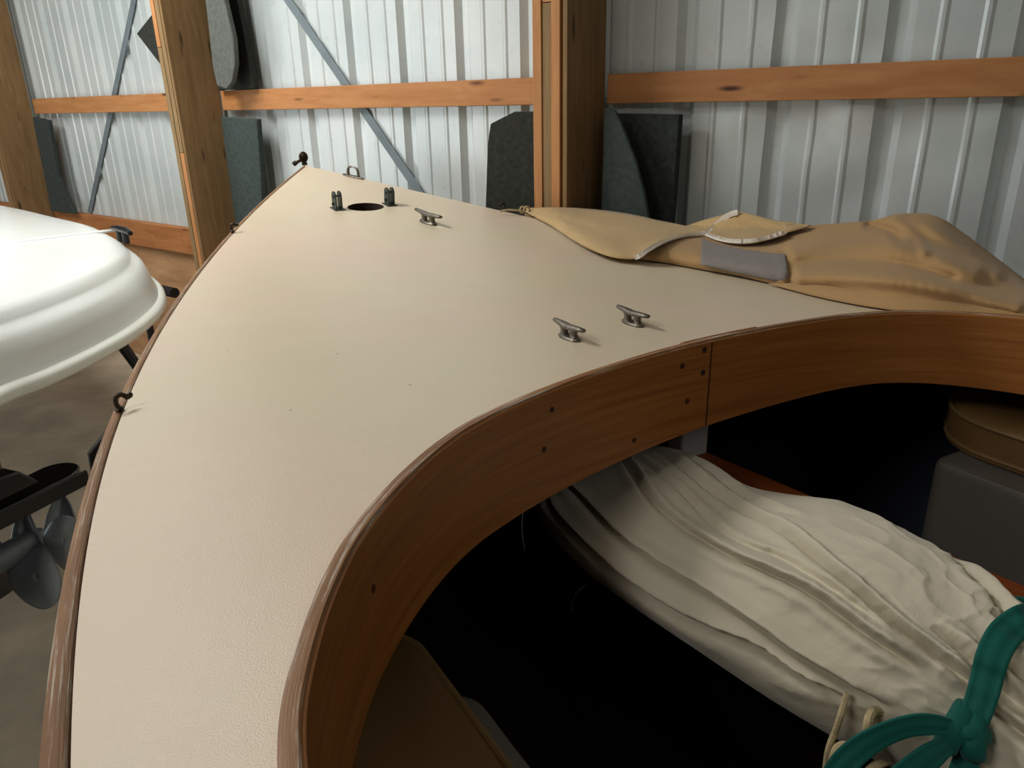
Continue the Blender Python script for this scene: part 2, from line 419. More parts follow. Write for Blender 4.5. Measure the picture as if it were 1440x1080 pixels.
V2, _, F2, *_r = delaunay_2d_cdt([Vector(p) for p in P2], E2, [], 0, 1e-6)
b = MB(); b.v = [tuple(on_deck(p[0], p[1])) for p in V2]
for f_ in F2:
    cx = sum(V2[i][0] for i in f_)/len(f_); cy = sum(V2[i][1] for i in f_)/len(f_)
    if inside((cx, cy), outl) and not inside((cx, cy), opl) and not inside((cx, cy), hole): b.face(f_)
deck = b.build('deck', 'painted_canvas', boat, angle=80)
# mast hole lining
b = MB(); rows = []
for dz in (0.0005, -.02, -.09): rows.append([on_deck(HT+(HR)*math.cos(a), HV+HR*math.sin(a), dz) for a in np.linspace(0, 2*math.pi, 40, endpoint=False)])
b.grid(rows, cu=True)
b.face([len(b.v)-40+i for i in range(40)])
b.build('mast_hole_lining', 'hole_wood', boat)
# rub rail
b = MB()
for sg in (-1, 1):
    rows = []
    for t in tl:
        h = half(t); zz = zedge(t)-(.004 if sg > 0 else 0)
        sec = [(h-RW+.001, -.03), (h-RW+.001, -.002), (h-RW+.004, .0012), (h-.005, .0006), (h-.0005, -.004), (h, -.012), (h-.002, -.028)]
        if t < .05: sec = [(max(x*t/.05 if False else x, .0005), z) for x, z in sec]
        rows.append([bw(t, sg*max(x, .0005), zz+z) for x, z in sec])
    b.grid(list(map(list, zip(*rows))), flip=sg < 0)
rr = b.build('rub_rail', 'weathered_rail', boat, angle=60); rr['label'] = 'worn wooden rub rail with peeling varnish'
# hull and lining
def hull_rows(inset, depth):
    rows = []
    for t in np.linspace(.0, TE, 60):
        h = max(half(t)-.006-inset, .002); z = zedge(t)-.012; k = min(1, t/1.2)
        kb = .35+.35*(1-k)**2*1.6
        sec = [(h, z), (h*.985, z-.12), (h*.93, z-.3), (h*.78, max(z-.48, kb+.12)), (h*.5, kb+.05+depth), (h*.12, kb+depth), (0, kb+depth)]
        full = [bw(t, -x, zz) for x, zz in sec]+[bw(t, x, zz) for x, zz in sec[::-1][1:]]
        rows.append(full)
    return rows
b = MB(); R_ = hull_rows(0, 0); b.grid(R_); st = len(b.v); b.v += [tuple(p) for p in R_[-1]]; b.face(range(st, st+len(R_[-1])))
b.bx((1.2, -.02, 0), (3.3, .02, .42), 'b')
b.build('hull', 'hull_paint', boat, angle=60)
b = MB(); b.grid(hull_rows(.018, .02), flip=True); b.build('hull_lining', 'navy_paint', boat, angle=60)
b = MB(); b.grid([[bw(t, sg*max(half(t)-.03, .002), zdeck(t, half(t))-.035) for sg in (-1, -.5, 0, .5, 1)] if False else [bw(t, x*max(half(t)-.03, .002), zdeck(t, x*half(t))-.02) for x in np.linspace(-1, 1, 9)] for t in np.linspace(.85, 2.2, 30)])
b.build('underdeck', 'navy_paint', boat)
# floorboards
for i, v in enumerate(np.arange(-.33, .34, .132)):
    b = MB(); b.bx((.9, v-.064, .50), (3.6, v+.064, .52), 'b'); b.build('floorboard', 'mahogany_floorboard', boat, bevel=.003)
# coaming
def drop(v): return .139-.024*min(1, max(0, (v+.35)/.7))
TK = .0125; LIFT = .012
tang = np.gradient(OP, axis=0); tang /= np.linalg.norm(tang, axis=1)[:, None]
nrm = np.stack([-tang[:, 1], tang[:, 0]], 1)
if (nrm[85]@np.array([1, 0])) < 0: nrm = -nrm
for (i0, i1) in ((0, 170),):
    rows = []
    for i in range(i0, i1):
        o_, n2 = OP[i], nrm[i]; q = o_+n2*TK; z = zdeck(*o_)+LIFT; d = drop(o_[1])
        rows.append([bw(*o_, z-d), bw(*o_, z-.002), bw(*(o_+n2*.003), z), bw(*(q-n2*.003), z), bw(*q, z-.002), bw(*q, z-d)])
    A = list(map(list, zip(*rows)))
    b = MB(); b.grid(A, cv=True); coam = b.build('coaming', 'varnished_oak', boat, angle=50)
    rowt = []
    for i in range(i0, i1):
        o_, n2 = OP[i], nrm[i]; z = zdeck(*o_)+LIFT; a = o_-n2*.0008; c = o_+n2*(TK*.72)
        rowt.append([bw(*a, z-.010), bw(*a, z+.0006), bw(*(o_+n2*.003), z+.0016), bw(*c, z+.0014), bw(*(c+n2*.002), z-.001)])
    b = MB(); b.grid(list(map(list, zip(*rowt)))); o = b.build('worn_cap', 'varnished_rail_top', coam); o['label'] = 'worn top edge with flaking pale paint'
# scarf joint: butt block on top, seam and plugs on the inner face
def cpt(x, y, out=.0):   # pixel to the coaming inner face
    best = None
    for i in range(170):
        q = OP[i]+nrm[i]*TK
        p = CAM
        # solve for the height on this vertical line nearest the ray
        a = bw(q[0], q[1], 0); d = ray(x, y)
        k = ((a-CAM)[:2]@d[:2])/(d[:2]@d[:2]); h = CAM+d*k; e = np.linalg.norm((h-a)[:2])
        if best is None or e < best[0]: best = (e, i, h[2])
    i = best[1]; q = OP[i]+nrm[i]*(TK+out); return i, bw(q[0], q[1], best[2])
i_, pj = cpt(1001, 530)
ja, jb = i_-1, i_+1
b = MB(); zt = zdeck(*OP[i_])+LIFT
n3 = AFT*nrm[i_][0]+STB*nrm[i_][1]; t3 = AFT*tang[i_][0]+STB*tang[i_][1]
qj = OP[i_]+nrm[i_]*TK
b.box(bw(qj[0], qj[1], zt-drop(OP[i_][1])/2), (t3, n3, UZ), (.0012, .0006, drop(OP[i_][1])/2-.002)); b.build('joint_seam', 'dark_wood_bung', coam)
b = MB()
rows = []
for i in range(170):
    if -.035 < OP[i][1] < .115:
        o_, n2 = OP[i], nrm[i]; z = zdeck(*o_); a = o_-n2*.014
        rows.append([bw(*a, z-.002), bw(*a, z+.004), bw(*(o_-n2*.004), z+LIFT+.001), bw(*(o_+n2*.001), z+LIFT+.002), bw(*(o_+n2*.001), z)])
b.grid(rows); st = len(b.v); b.v += [tuple(p) for p in rows[0]]+[tuple(p) for p in rows[-1]]; b.face(range(st, st+5)); b.face(range(st+5, st+10))
b.build('butt_block', 'varnished_oak', coam)
for (x, y) in ((962, 515), (990, 524), (992, 492), (964, 564), (777, 576), (762, 632), (525, 828), (890, 619)):
    i, p = cpt(x, y); n3 = AFT*nrm[i][0]+STB*nrm[i][1]
    b = MB(); b.tube([p-n3*.002, p+n3*.0007], .0042 if x > 900 else .0036, 12); b.build('wood_plug', 'dark_wood_bung', coam)
# deck post below the coaming
t0, v0 = tv(at_z(980, 640, .9))
b = MB(); b.bx((t0-.04, v0-.035, .88), (t0+.0, v0+.024, zdeck(t0, v0)-.02), 'b'); b.build('deck_post', 'post_paint', boat, bevel=.004)
# plank along the trunk
pa, pb = at_z(1000, 637, .9), at_z(1440, 822, .9); dr = pb-pa; dr /= np.linalg.norm(dr); sd = np.cross(UZ, dr); sd = sd if sd@STB < 0 else -sd
b = MB(); c_ = pa+dr*.5+sd*.055; b.box(c_-UZ*.014, (dr, sd, UZ), (1.05, .055, .014)); b.build('centre_plank', 'mahogany_plank', boat, bevel=.004)
b = MB(); b.box(pa+dr*.5+sd*.055+UZ*(-.2), (dr, sd, UZ), (.8, .018, .172)); b.build('trunk_side', 'mahogany_floorboard', boat)
# seat boxes each side (moulded, rounded corner at the front inboard)
def seat_box(pts_px, ztop, zbot, vout, mat, name='seat_box', par_=None, back=.9):
    pass
def rounded_block(front_t, vin, vout, t_end, z0, z1, rad, name, mat, parent, skew=0., slope=.0, puff=0., edge=.012):
    # plan outline with a rounded front inboard corner, softened top edge
    sg = 1 if vout > vin else -1
    pl = [(t_end, vin)]
    for a in np.linspace(0, math.pi/2, 9):
        pl.append((front_t+rad-rad*math.sin(a), vin+sg*(rad-rad*math.cos(a))))
    for a in np.linspace(0, math.pi/2, 9):
        pl.append((front_t+rad*.6-rad*.6*math.cos(a), vout-sg*rad*.6+sg*rad*.6*math.sin(a)))
    pl.append((t_end, vout))
    # resample
    dens = []
    for i in range(len(pl)):
        p, q = np.array(pl[i]), np.array(pl[(i+1) % len(pl)]); m_ = max(1, int(np.linalg.norm(q-p)/.03))
        for k in range(m_): dens.append(p+(q-p)*k/m_)
    dens = np.array(dens); cen = dens.mean(0)
    def W(t, v, z): return bw(t, v+skew*(t-front_t), z+slope*abs(v-vin))
    rows = []
    for (ins, z) in ((0, z0), (0, z1-edge), (edge*.3, z1-edge*.3), (edge, z1)):
        r_ = []
        for p in dens:
            d = cen-p; L = np.linalg.norm(d); r_.append(W(*(p+d/L*ins), z))
        rows.append(r_)
    for fr in (.2, .5, .8, 1):
        rows.append([W(*(dens[i]+(cen-dens[i])/np.linalg.norm(cen-dens[i])*edge+(cen-dens[i])*fr*.93), z1+puff*(1-(1-fr)**2)) for i in range(len(dens))])
    bb = MB(); bb.grid(rows, cu=True); st_ = len(bb.v); bb.v += [tuple(p) for p in rows[0]]; bb.face(range(st_, st_+len(dens)))
    o_ = bb.build(name, mat, parent, angle=50)
    return o_, [W(*p, z1-edge*.35) for p in dens], [W(*p, z0+.008) for p in dens]
SK = .07
rounded_block(2.470, -.444, -.70, 3.5, .52, .95, .03, 'seat_box', 'grey_box_paint', boat, SK)
rounded_block(2.375, .405, .60, 3.5, .52, .95, .03, 'seat_box', 'grey_box_paint', boat, SK)
def cushion(front, vin, vout, z0, lab, rad, slope=0, th=.07):
    r = thing('boat_cushion', bw(front+.4, (vin+vout)/2, z0), lab, 'cushion', 'tan vinyl cushions on the seat boxes')
    o_, rim, rim2 = rounded_block(front, vin, vout, front+.75, z0, z0+th, rad, 'cushion_body', 'tan_vinyl', r, SK, slope, .012, .014)
    m = MB(); m.tube(rim, .0042, 8, closed=True); m.build('piping', 'piping_vinyl', r)
    m = MB(); m.tube(rim2, .0035, 8, closed=True); m.build('piping', 'piping_vinyl', r)
    return r
cushion(2.375, -.478, -.66, .9515, 'tan vinyl cushion with piped edge in the near left cockpit corner', .05, th=.022)
cushion(2.31, .455, .61, .953, 'tan vinyl cushion with piped edge in shadow on the far grey seat box', .12, th=.06)

# ---- deck fittings
def frame_at(t, v, head=0.0):
    e = .01; p = on_deck(t, v); a = on_deck(t+e, v)-p; s = on_deck(t, v+e)-p
    a /= np.linalg.norm(a); u = np.cross(s, a); u = u if u[2] > 0 else -u; u /= np.linalg.norm(u)
    s = np.cross(u, a); s = s if s@STB > 0 else -s
    a2 = a*math.cos(head)+s*math.sin(head); s2 = -a*math.sin(head)+s*math.cos(head)
    return p, a2, s2, u
def cleat(px0, px1, lab, L=.094, k_=1.0):
    p0, p1 = at_deck(*px0), at_deck(*px1); m = (p0+p1)/2; t, v = tv(m); d = p1-p0; hd = math.atan2(d@STB, d@AFT)
    p, a, s, u = frame_at(t, v, hd); b = MB(); a, s, u = a*k_, s*k_, u*k_
    def sec(x, z, w, h): return [p+a*x+s*w*math.cos(k)+u*(z-.0085+h*math.sin(k)) for k in np.linspace(0, 2*math.pi, 12, endpoint=False)]
    rows = []
    for x, z, w, h in ((-1.0, .0295, .002, .0015), (-.97, .0293, .0042, .003), (-.7, .0285, .0055, .0036), (-.3, .027, .0072, .0045), (0, .026, .0075, .0045), (.3, .027, .0072, .0045), (.7, .0285, .0055, .0036), (.97, .0293, .0042, .003), (1, .0295, .002, .0015)):
        rows.append(sec(x*L/2, z, w, h))
    st = len(b.v); b.grid(rows, cu=True); b.face(range(12)); b.face(range(st+8*12, st+9*12))
    for sg in (-1, 1):
        rows = [[p+a*(sg*.0145+rx*math.cos(k)+sg*dx)+s*ry*math.sin(k)+u*z for k in np.linspace(0, 2*math.pi, 12, endpoint=False)] for z, rx, ry, dx in ((.002, .012, .0085, .003), (.005, .0085, .0065, .001), (.009, .0066, .0056, 0), (.013, .0068, .0058, 0), (.0175, .009, .0065, .002))]
        b.grid(rows, cu=True)
    rows = [[p+a*rx*math.cos(k)+s*ry*math.sin(k)+u*z for k in np.linspace(0, 2*math.pi, 24, endpoint=False)] for z, rx, ry in ((0, .029, .0105), (.003, .029, .0105), (.0048, .026, .008), (.0048, .001, .001))]
    b.grid(rows, cu=True)
    b.build('cleat', 'bronze_grey', boat, angle=60)
cleat((785, 469), (817, 483), 0); cleat((874, 450), (906, 462), 0); cleat((588, 309), (617, 319), 0, .1, 1.4)
# hinge cheeks each side of the mast hole
def cheeks(px, hd):
    t, v = tv(at_deck(*px)); p, a, s, u = frame_at(t, v, hd); b = MB()
    b.box(p+u*.0015, (a, s, u), (.026, .016, .002))
    out = [(-.017, .002), (.017, .002), (.017, .035)]+[(.017*math.cos(k), .038+.017*math.sin(k)) for k in np.linspace(.15, math.pi-.15, 9)]+[(-.017, .035)]
    for sg in (-1, 1):
        b.prism(out, p+s*sg*.0085, a, u, s, .0045)
        b.tube([p+s*sg*.0062+u*.038, p+s*sg*.0125+u*.038], .006, 10)
    b.tube([p-s*.0145+u*.04, p+s*.0145+u*.04], .0028, 8)
    b.tube([p-s*.0125+u*.016-a*.003, p-s*.0125+u*.0165], .005, 8)
    b.build('mast_hinge_bracket', 'bronze_green', boat, angle=40)
cheeks((475, 294), R(4)); cheeks((548, 288), R(4))
# bow chock
pc0, pc1 = at_deck(478, 244.5), at_deck(516, 254); t, v = tv((pc0+pc1)/2); d = pc1-pc0
L = float(np.linalg.norm(d)); p, a, s, u = frame_at(t, v, math.atan2(d@STB, d@AFT)); b = MB()
L = min(L, .11)
rows = [[p+a*L/2*k*math.cos(g)+s*.011*k2*math.sin(g)+u*z for g in np.linspace(0, 2*math.pi, 24, endpoint=False)] for z, k, k2 in ((0, 1, 1), (.004, 1, 1), (.006, .92, .8), (.006, .01, .01))]
b.grid(rows, cu=True)
for sg in (-1, 1):
    path = [p+a*sg*x+u*z for x, z in ((.026, .003), (.027, .015), (.0255, .026), (.019, .034), (.009, .0365), (.004, .036))]
    b.tube(path, [.0062, .0052, .0048, .0044, .0036, .0022], 10)
b.build('bow_chock', 'bronze_grey', boat, angle=60)
# stem head fitting with shackle
p = on_deck(0.0, 0); b = MB(); fwd = -AFT
b.box(p+fwd*.004+UZ*.002, (AFT, STB, UZ), (.016, .007, .006))
ring = [p+fwd*.010+UZ*(.026+.015*math.sin(k))+STB*.012*math.cos(k) for k in np.linspace(0, 2*math.pi, 20, endpoint=False)]
b.tube(ring, .0058, 8, closed=True)
b.ball(p+fwd*.010+UZ*.030, (.013, .010, .013), 12, 8)
b.tube([p+fwd*.008-STB*.006+UZ*.018, p+fwd*.026-STB*.030+UZ*.004], .0062, 10)
b.tube([p+fwd*.024-STB*.027+UZ*.007, p+fwd*.030-STB*.036+UZ*.0], .009, 10)
b.build('stem_fitting', 'bronze_dark', boat, angle=50)
# lacing hooks on the rail
def hook(px, sc_=1., side=-1):
    t, v = tv(at_deck(*px)); sg = -1 if v < 0 else 1; v = sg*(half(t)-.012); p = bw(t, v, zedge(t)+.003)
    b = MB(); b.ball(p+UZ*.002*sc_, (.0085*sc_, .0065*sc_, .004*sc_), 10, 6, (AFT, STB, UZ))
    pth = [p+UZ*z*sc_-STB*sg*x*sc_ for x, z in ((0, .002), (-.002, .010), (-.001, .018), (.005, .0215), (.010, .0185), (.0125, .0155), (.016, .0185))]
    b.tube(cr(pth, 16), .0034*sc_, 8)
    b.ball(pth[-1], .0042*sc_, 8, 6)
    b.build('lacing_hook', 'bronze_dark', boat)
hook((173, 577)); hook((322, 328)); hook((703, 297))

# ------------------------------------------------------------------ furled sail bundle
TOP = [(820, 590), (905, 623), (965, 634), (1060, 684), (1180, 706), (1280, 748), (1360, 796), (1440, 852), (1510, 905), (1640, 1000)]
BOT = [(690, 650), (742, 705), (757, 735), (800, 788), (880, 852), (980, 920), (1085, 990), (1185, 1050), (1290, 1110), (1420, 1210)]
AXZ = [.92, .93, .935, .955, .975, .985, .985, .98, .975, .97]
NU, NFR, NBK = 280, 330, 50
PHS = [.5*(math.acos(1-2*(k+.0)/NFR))+.5*math.pi*k/NFR for k in range(NFR)]+[math.pi+math.pi*k/NBK for k in range(NBK)]
NP = len(PHS)
TOPc, BOTc = cr(TOP, NU), cr(BOT, NU); AZc = np.interp(np.linspace(0, 9, NU), range(10), AXZ)
CREASES = [  # (pixel line, depth, width)
    ([(862, 632), (884, 673), (916, 720), (960, 760), (1008, 792), (1106, 843), (1188, 900), (1275, 958)], .017, .055),
    ([(905, 628), (921, 640), (960, 672), (988, 699), (1030, 732), (1070, 756), (1126, 807), (1214, 879), (1291, 936), (1362, 985)], .016, .045),
    ([(775, 668), (803, 690), (850, 745), (905, 792), (988, 848), (1090, 920), (1150, 955), (1240, 1010)], .015, .07),
    ([(765, 700), (800, 745), (870, 815), (950, 868), (1040, 910), (1120, 960), (1200, 1000)], .012, .07),
    ([(930, 634), (985, 662), (1010, 690), (1050, 720), (1100, 740)], .012, .05),
    ([(885, 640), (940, 690), (1000, 760), (1075, 800), (1150, 850), (1230, 905)], .007, .05),
    ([(1320, 770), (1345, 800), (1375, 850), (1400, 905), (1405, 950)], .012, .07),
    ([(1290, 900), (1330, 930), (1385, 975), (1440, 1020)], .012, .06),
    ([(1370, 930), (1420, 965), (1500, 1030)], .016, .07), ([(1365, 1000), (1420, 1040), (1480, 1090)], .016, .06), ([(1370, 880), (1420, 920), (1500, 960)], .014, .06),
]
cl = []
for pts, dp, wd in CREASES:
    pp = cr(pts, 60); us, qs = [], []
    for x in pp:
        ab = BOTc-TOPc; w = ((x-TOPc)*ab).sum(1)/((ab*ab).sum(1)); e = np.linalg.norm(TOPc+ab*w[:, None]-x, axis=1); i = int(e.argmin())
        us.append(i); qs.append(1-2*w[i])
    o_ = np.argsort(us); cl.append((np.array(us)[o_], np.array(qs)[o_], dp, wd))
rows = []
for i in range(NU):
    T, B_ = TOPc[i], BOTc[i]; m = (T+B_)/2; c_ = at_z(m[0], m[1], AZc[i]); k = (c_-CAM)@fw
    e1 = at_depth(T[0], T[1], k)-c_; r_ = np.linalg.norm(e1)*.965; e1 *= .965; e1 = e1/r_
    vw = CAM-c_; vw /= np.linalg.norm(vw); e2 = vw-e1*(vw@e1); e2 /= np.linalg.norm(e2)
    row = []
    for j in range(NP):
        ph = PHS[j]; q = math.cos(ph); sn = math.sin(ph); dsp = 0
        if sn > 0:
            for us, qs, dp, wd in cl:
                if us[0] <= i <= us[-1]:
                    qc = np.interp(i, us, qs); d = (q-qc)/wd; fade = min(1, (i-us[0])/18+.25, (us[-1]-i)/18+.0)
                    dsp += fade*dp*1.2*(-math.exp(-d*d*3)+.75*math.exp(-(d-1.1)**2*1.3)+.3*math.exp(-(d+1.5)**2*.8))
        else: dsp = .01*math.sin(9*ph)
        x = c_+r_*(q*e1+sn*e2)
        w = noise.noise(Vector((i*.012, q*3.2+i*.004, sn*.8+3)))*.006
        a_ = 1-abs(noise.noise(Vector((i*.030+9+q*1.5, q*2.4-i*.012, 1.5)))); c2 = 1-abs(noise.noise(Vector((i*.055-q*2, q*4.6+i*.03, 7.5))))
        w += ((a_**6)*.0042+(c2**6)*.0024)*(.55+.45*q)*(1-.55*math.exp(-((i-60)/60)**2))
        w += .0008*noise.noise(Vector((i*.11, q*14, 2.2)))
        nx = r_+dsp*min(1, max(sn*2.2, .15))*.9+w*min(1, abs(sn)*2+.15)
        row.append(c_+nx*(q*e1+sn*e2)*1.0-e2*sn*r_*.12)
    rows.append(row)
# the bundle carries on aft beyond the strap
cA, cB = np.mean(rows[-40], axis=0), np.mean(rows[-1], axis=0); ad = cB-cA; ad[2] *= .3; ad /= np.linalg.norm(ad)
ref = np.array(rows[-1])-cB
for k in range(1, 61):
    g = k/60; sc2 = 1-.22*math.sin(math.pi*g*.5)-(.0 if k < 57 else (k-56)*.2)
    rows.append([cB+ad*(.75*g)+ref[j]*sc2*(1+.04*math.sin(j*.19+k*.05)*min(1, k/10)) for j in range(NP)])
NROW = len(rows)
sail = thing('furled_sail', at_z(1080, 800, .9), 'off-white canvas sail bundle gathered in folds along the cockpit', 'sail')
b = MB(); b.grid(rows, cu=True)
b.face([j for j in range(NP)]); b.face([(NROW-1)*NP+j for j in range(NP)])
so = b.build('sail_cloth', 'sail_canvas', sail, angle=180)
bv = BVHTree.FromPolygons(b.v, [f for f in b.f if len(f) == 4])
def on_sail(x, y, lift=.004, fallback=None):
    d = Vector(ray(x, y)).normalized(); h = bv.ray_cast(Vector(CAM), d)
    if h[0] is None: return None
    return np.array(h[0])-np.array(d)*lift
# ribbon helper: follow pixels on the sail, width in metres
def ribbon(pts_px, n, wid, lifts, mat, name, parent, th=.0022, depths=None, tw=None, smooth_it=6):
    pp = cr(pts_px, n); P = []; last = None
    for i, x in enumerate(pp):
        l = np.interp(i/(n-1), np.linspace(0, 1, len(lifts)), lifts)
        p = on_sail(x[0], x[1], l) if depths is None else None
        if p is None:
            k = last if depths is None else np.interp(i/(n-1), np.linspace(0, 1, len(depths)), depths)
            p = at_depth(x[0], x[1], k if k else .75)
        last = (p-CAM)@fw; P.append(p)
    P = np.array(P)
    for _ in range(smooth_it): P[1:-1] = .25*P[:-2]+.5*P[1:-1]+.25*P[2:]
    rows_ = []
    for i in range(n):
        t_ = P[min(i+1, n-1)]-P[max(i-1, 0)]; t_ /= np.linalg.norm(t_); vw = CAM-P[i]; vw /= np.linalg.norm(vw)
        a_ = np.cross(t_, vw); a_ /= np.linalg.norm(a_)
        g = tw(i/(n-1)) if tw else 0
        a_ = a_*math.cos(g)+vw*math.sin(g); nn = np.cross(a_, t_)
        w_ = np.interp(i/(n-1), np.linspace(0, 1, len(wid)), wid)
        rows_.append([P[i]+a_*w_*x+nn*.0006*math.cos(x*6) for x in np.linspace(-1, 1, 9)])
    m = MB(); m.grid(rows_); o_ = m.build(name, mat, parent, angle=180); solid(o_, th); return o_, P
stp = thing('tie_strap', at_z(1370, 1000, 1.05), 'green webbing strap knotted around the white sail bundle', 'strap')
_o, SP = ribbon([(1475, 862), (1440, 872), (1412, 892), (1395, 925), (1385, 965), (1374, 1000), (1362, 1025)], 40, [.013, .012, .011, .010], [.012, .015, .015, .013], 'webbing_green', 'strap_band', stp)
kp = on_sail(1358, 1028, .012)
vw = CAM-kp; vw /= np.linalg.norm(vw); kr = np.cross(vw, UZ); kr /= np.linalg.norm(kr); ku = np.cross(kr, vw)*1.0; ku = ku if ku[2] > 0 else -ku; kr = kr if kr@rt > 0 else -kr
b = MB()
for (off, ang, rx, ry, w) in ((-.007, 1.35, .019, .011, .0095), (.006, 1.75, .017, .010, .009), (.002, .25, .013, .012, .0075)):
    pth = [kp+kr*(off+rx*math.cos(k)*math.cos(ang))+ku*(rx*math.cos(k)*math.sin(ang))+vw*(ry*math.sin(k)) for k in np.linspace(0, 2*math.pi, 28, endpoint=False)]
    b.tube(pth, w, 12, closed=True, flat=.55, upv=vw)
b.ball(kp, (.012, .009, .014), 16, 10, (kr, vw, ku))
b.build('knot', 'webbing_green', stp, angle=180)
kd = (kp-CAM)@fw
ci = int(np.argmin([np.linalg.norm(np.mean(rows_c, axis=0)-(SP[0]+kp)/2) for rows_c in rows])); cc = np.mean(rows[ci], axis=0)
va, vb = SP[0]-cc, kp-cc; vn = np.cross(va, vb); vn /= np.linalg.norm(vn); xa = va/np.linalg.norm(va); ya = np.cross(vn, xa); a1 = math.atan2(vb@ya, vb@xa)
lb = []
for g in np.linspace(0, .6, 30):
    an = -(2*math.pi-a1)*g; rr2 = np.linalg.norm(va)*(1-g)+np.linalg.norm(vb)*g+.035*math.sin(math.pi*g)
    cpt_ = cc+rr2*(math.cos(an)*xa+math.sin(an)*ya); lb.append([cpt_+vn*.0135*x for x in np.linspace(-1, 1, 5)])
m = MB(); m.grid(lb); solid(m.build('strap_band', 'webbing_green', stp, angle=180), .0022)
ribbon([(1352, 1030), (1320, 1019), (1280, 1020), (1240, 1034), (1205, 1056), (1180, 1082), (1160, 1115)], 40, [.006, .009, .0095, .010, .010], [0], 'webbing_green', 'strap_tail', stp, depths=[kd-.005, kd-.005, kd-.0, kd+.005, kd+.02], tw=lambda x: .6*math.sin(x*4))
ribbon([(1348, 1040), (1320, 1055), (1290, 1078), (1262, 1105), (1235, 1140)], 30, [.005, .010, .012, .012], [0], 'webbing_green', 'strap_tail', stp, depths=[kd-.004, kd-.01, kd-.01, kd], tw=lambda x: .5)
ribbon([(1366, 1038), (1362, 1062), (1350, 1095), (1345, 1130)], 20, [.008, .010, .011], [0], 'webbing_green', 'strap_tail', stp, depths=[kd, kd-.002, kd], tw=lambda x: -.4)
# hanging cord and rope loops beneath the bundle
def px_tube(pts, depths, r, n=40):
    pp = cr(pts, n); m = MB(); m.tube([at_depth(x[0], x[1], np.interp(i/(n-1), np.linspace(0, 1, len(depths)), depths)) for i, x in enumerate(pp)], r, 8); return m
e_ = on_sail(1190, 1000, .0); de = (e_-CAM)@fw
rp = thing('mooring_rope', at_z(1200, 1060, .85), 'cream braided rope looped below the sail bundle', 'rope')
for pts, dd in (([(1262, 1018), (1232, 1000), (1221, 1018), (1224, 1042), (1236, 1056)], (de-.01, de-.03, de-.02)), ([(1290, 1020), (1262, 1024), (1240, 1036), (1222, 1052), (1200, 1050), (1182, 1050), (1174, 1062), (1172, 1085), (1180, 1120)], (de-.02, de-.015, de-.01)),
                ([(1270, 1062), (1235, 1075), (1215, 1095), (1210, 1120)], (de, de+.01, de+.01))):
    px_tube(pts, dd, .0042).build('rope_loop', 'rope_cream', rp)
o = px_tube([(1191, 975), (1184, 1000), (1176, 1025), (1168, 1045), (1163, 1065), (1158, 1110)], (de-.013, de-.012, de-.004, de+.0, de+.01), .0030).build('sail_tie_cord', 'rope_cream'); tag(o, 'thin pale cord hanging over the near side of the sail bundle', 'cord')
d7 = (at_z(738, 740, .85)-CAM)@fw
o = px_tube([(740, 690), (736, 715), (734, 745), (738, 775)], (d7, d7), .0011).build('hanging_cord', 'cord_white'); tag(o, 'thin pale cord hanging in the dark below the coaming', 'cord')
d8 = (at_z(820, 840, .72)-CAM)@fw
o = px_tube([(824, 822), (812, 832), (804, 850), (806, 862)], (d8, d8), .0011).build('looped_cord', 'cord_white'); tag(o, 'short thin cord loop in the dark beside the sail bundle', 'cord')

# ------------------------------------------------------------------ tan boat cover
LOW = [(735, 297), (775, 318), (820, 347), (860, 361), (900, 365), (940, 370), (985, 378), (1040, 388), (1080, 397), (1115, 405), (1170, 417), (1210, 426), (1250, 433), (1310, 440), (1380, 446), (1440, 450), (1500, 456), (1560, 462)]
HIG = [(736, 293), (775, 292), (815, 294), (850, 297), (900, 305), (945, 314), (985, 321), (1040, 324), (1090, 325), (1140, 318), (1190, 314), (1230, 310), (1262, 302), (1310, 303), (1350, 328), (1395, 362), (1445, 400), (1500, 440)]
LP = []; HP = []
for (x, y), (X, Y) in zip(LOW, HIG):
    l = at_deck(x, y, .004); t, v = tv(l); k = (l-CAM)@fw; LP.append((x, y, k))
    vt = max(v+.03, half(t)-.015) if X > 760 else v+.02
    h = at_v(X, Y, vt); HP.append((X, Y, (h-CAM)@fw))
NA = 220; NB = 46
LPc, HPc = cr(LP, NA), cr(HP, NA)
FOLDS = [([(1118, 352), (1170, 343), (1240, 346), (1310, 358), (1370, 385)], .022, 13), ([(1128, 392), (1190, 390), (1270, 396), (1350, 412), (1430, 432)], .020, 12), ([(1104, 356), (1113, 375), (1112, 398)], -.012, 6),
         ([(1262, 306), (1300, 318), (1345, 345), (1400, 385)], .016, 11), ([(1222, 317), (1245, 322), (1264, 334)], -.022, 7), ([(1122, 370), (1190, 367), (1270, 372), (1340, 392)], -.012, 7),
         ([(800, 305), (860, 318), (940, 326)], .008, 5), ([(1235, 308), (1262, 314), (1290, 335), (1300, 352)], .012, 8)]
FP = [(cr(p, 50), a, w) for p, a, w in FOLDS]
def fold(x, y):
    r_ = 0
    for p, a, w in FP:
        d2 = ((p-np.array([x, y]))**2).sum(1).min(); r_ += 2.0*(a*math.exp(-d2/(w*w))-.5*a*math.exp(-d2/(w*w*6)))
    return r_
def kfun(l, h, bb, x, y):
    bb = max(bb, 0); e = max(0, min(1, (x-880)/60, (1420-x)/200))
    return l[2]+(h[2]-l[2])*(bb**1.7)-fold(x, y)*.9-.04*e*math.sin(math.pi*min(1, bb/.75))
def csurf(a, bb, lift=0.):
    l, h = LPc[a], HPc[a]; x = l[0]+(h[0]-l[0])*bb; y = l[1]+(h[1]-l[1])*bb
    k = kfun(l, h, bb, x, y)-lift
    return at_depth(x, y, k)
cov = thing('boat_cover', on_deck(1.6, .6), 'tan canvas boat cover heaped along the far side deck against the wall', 'boat cover')
rows = []
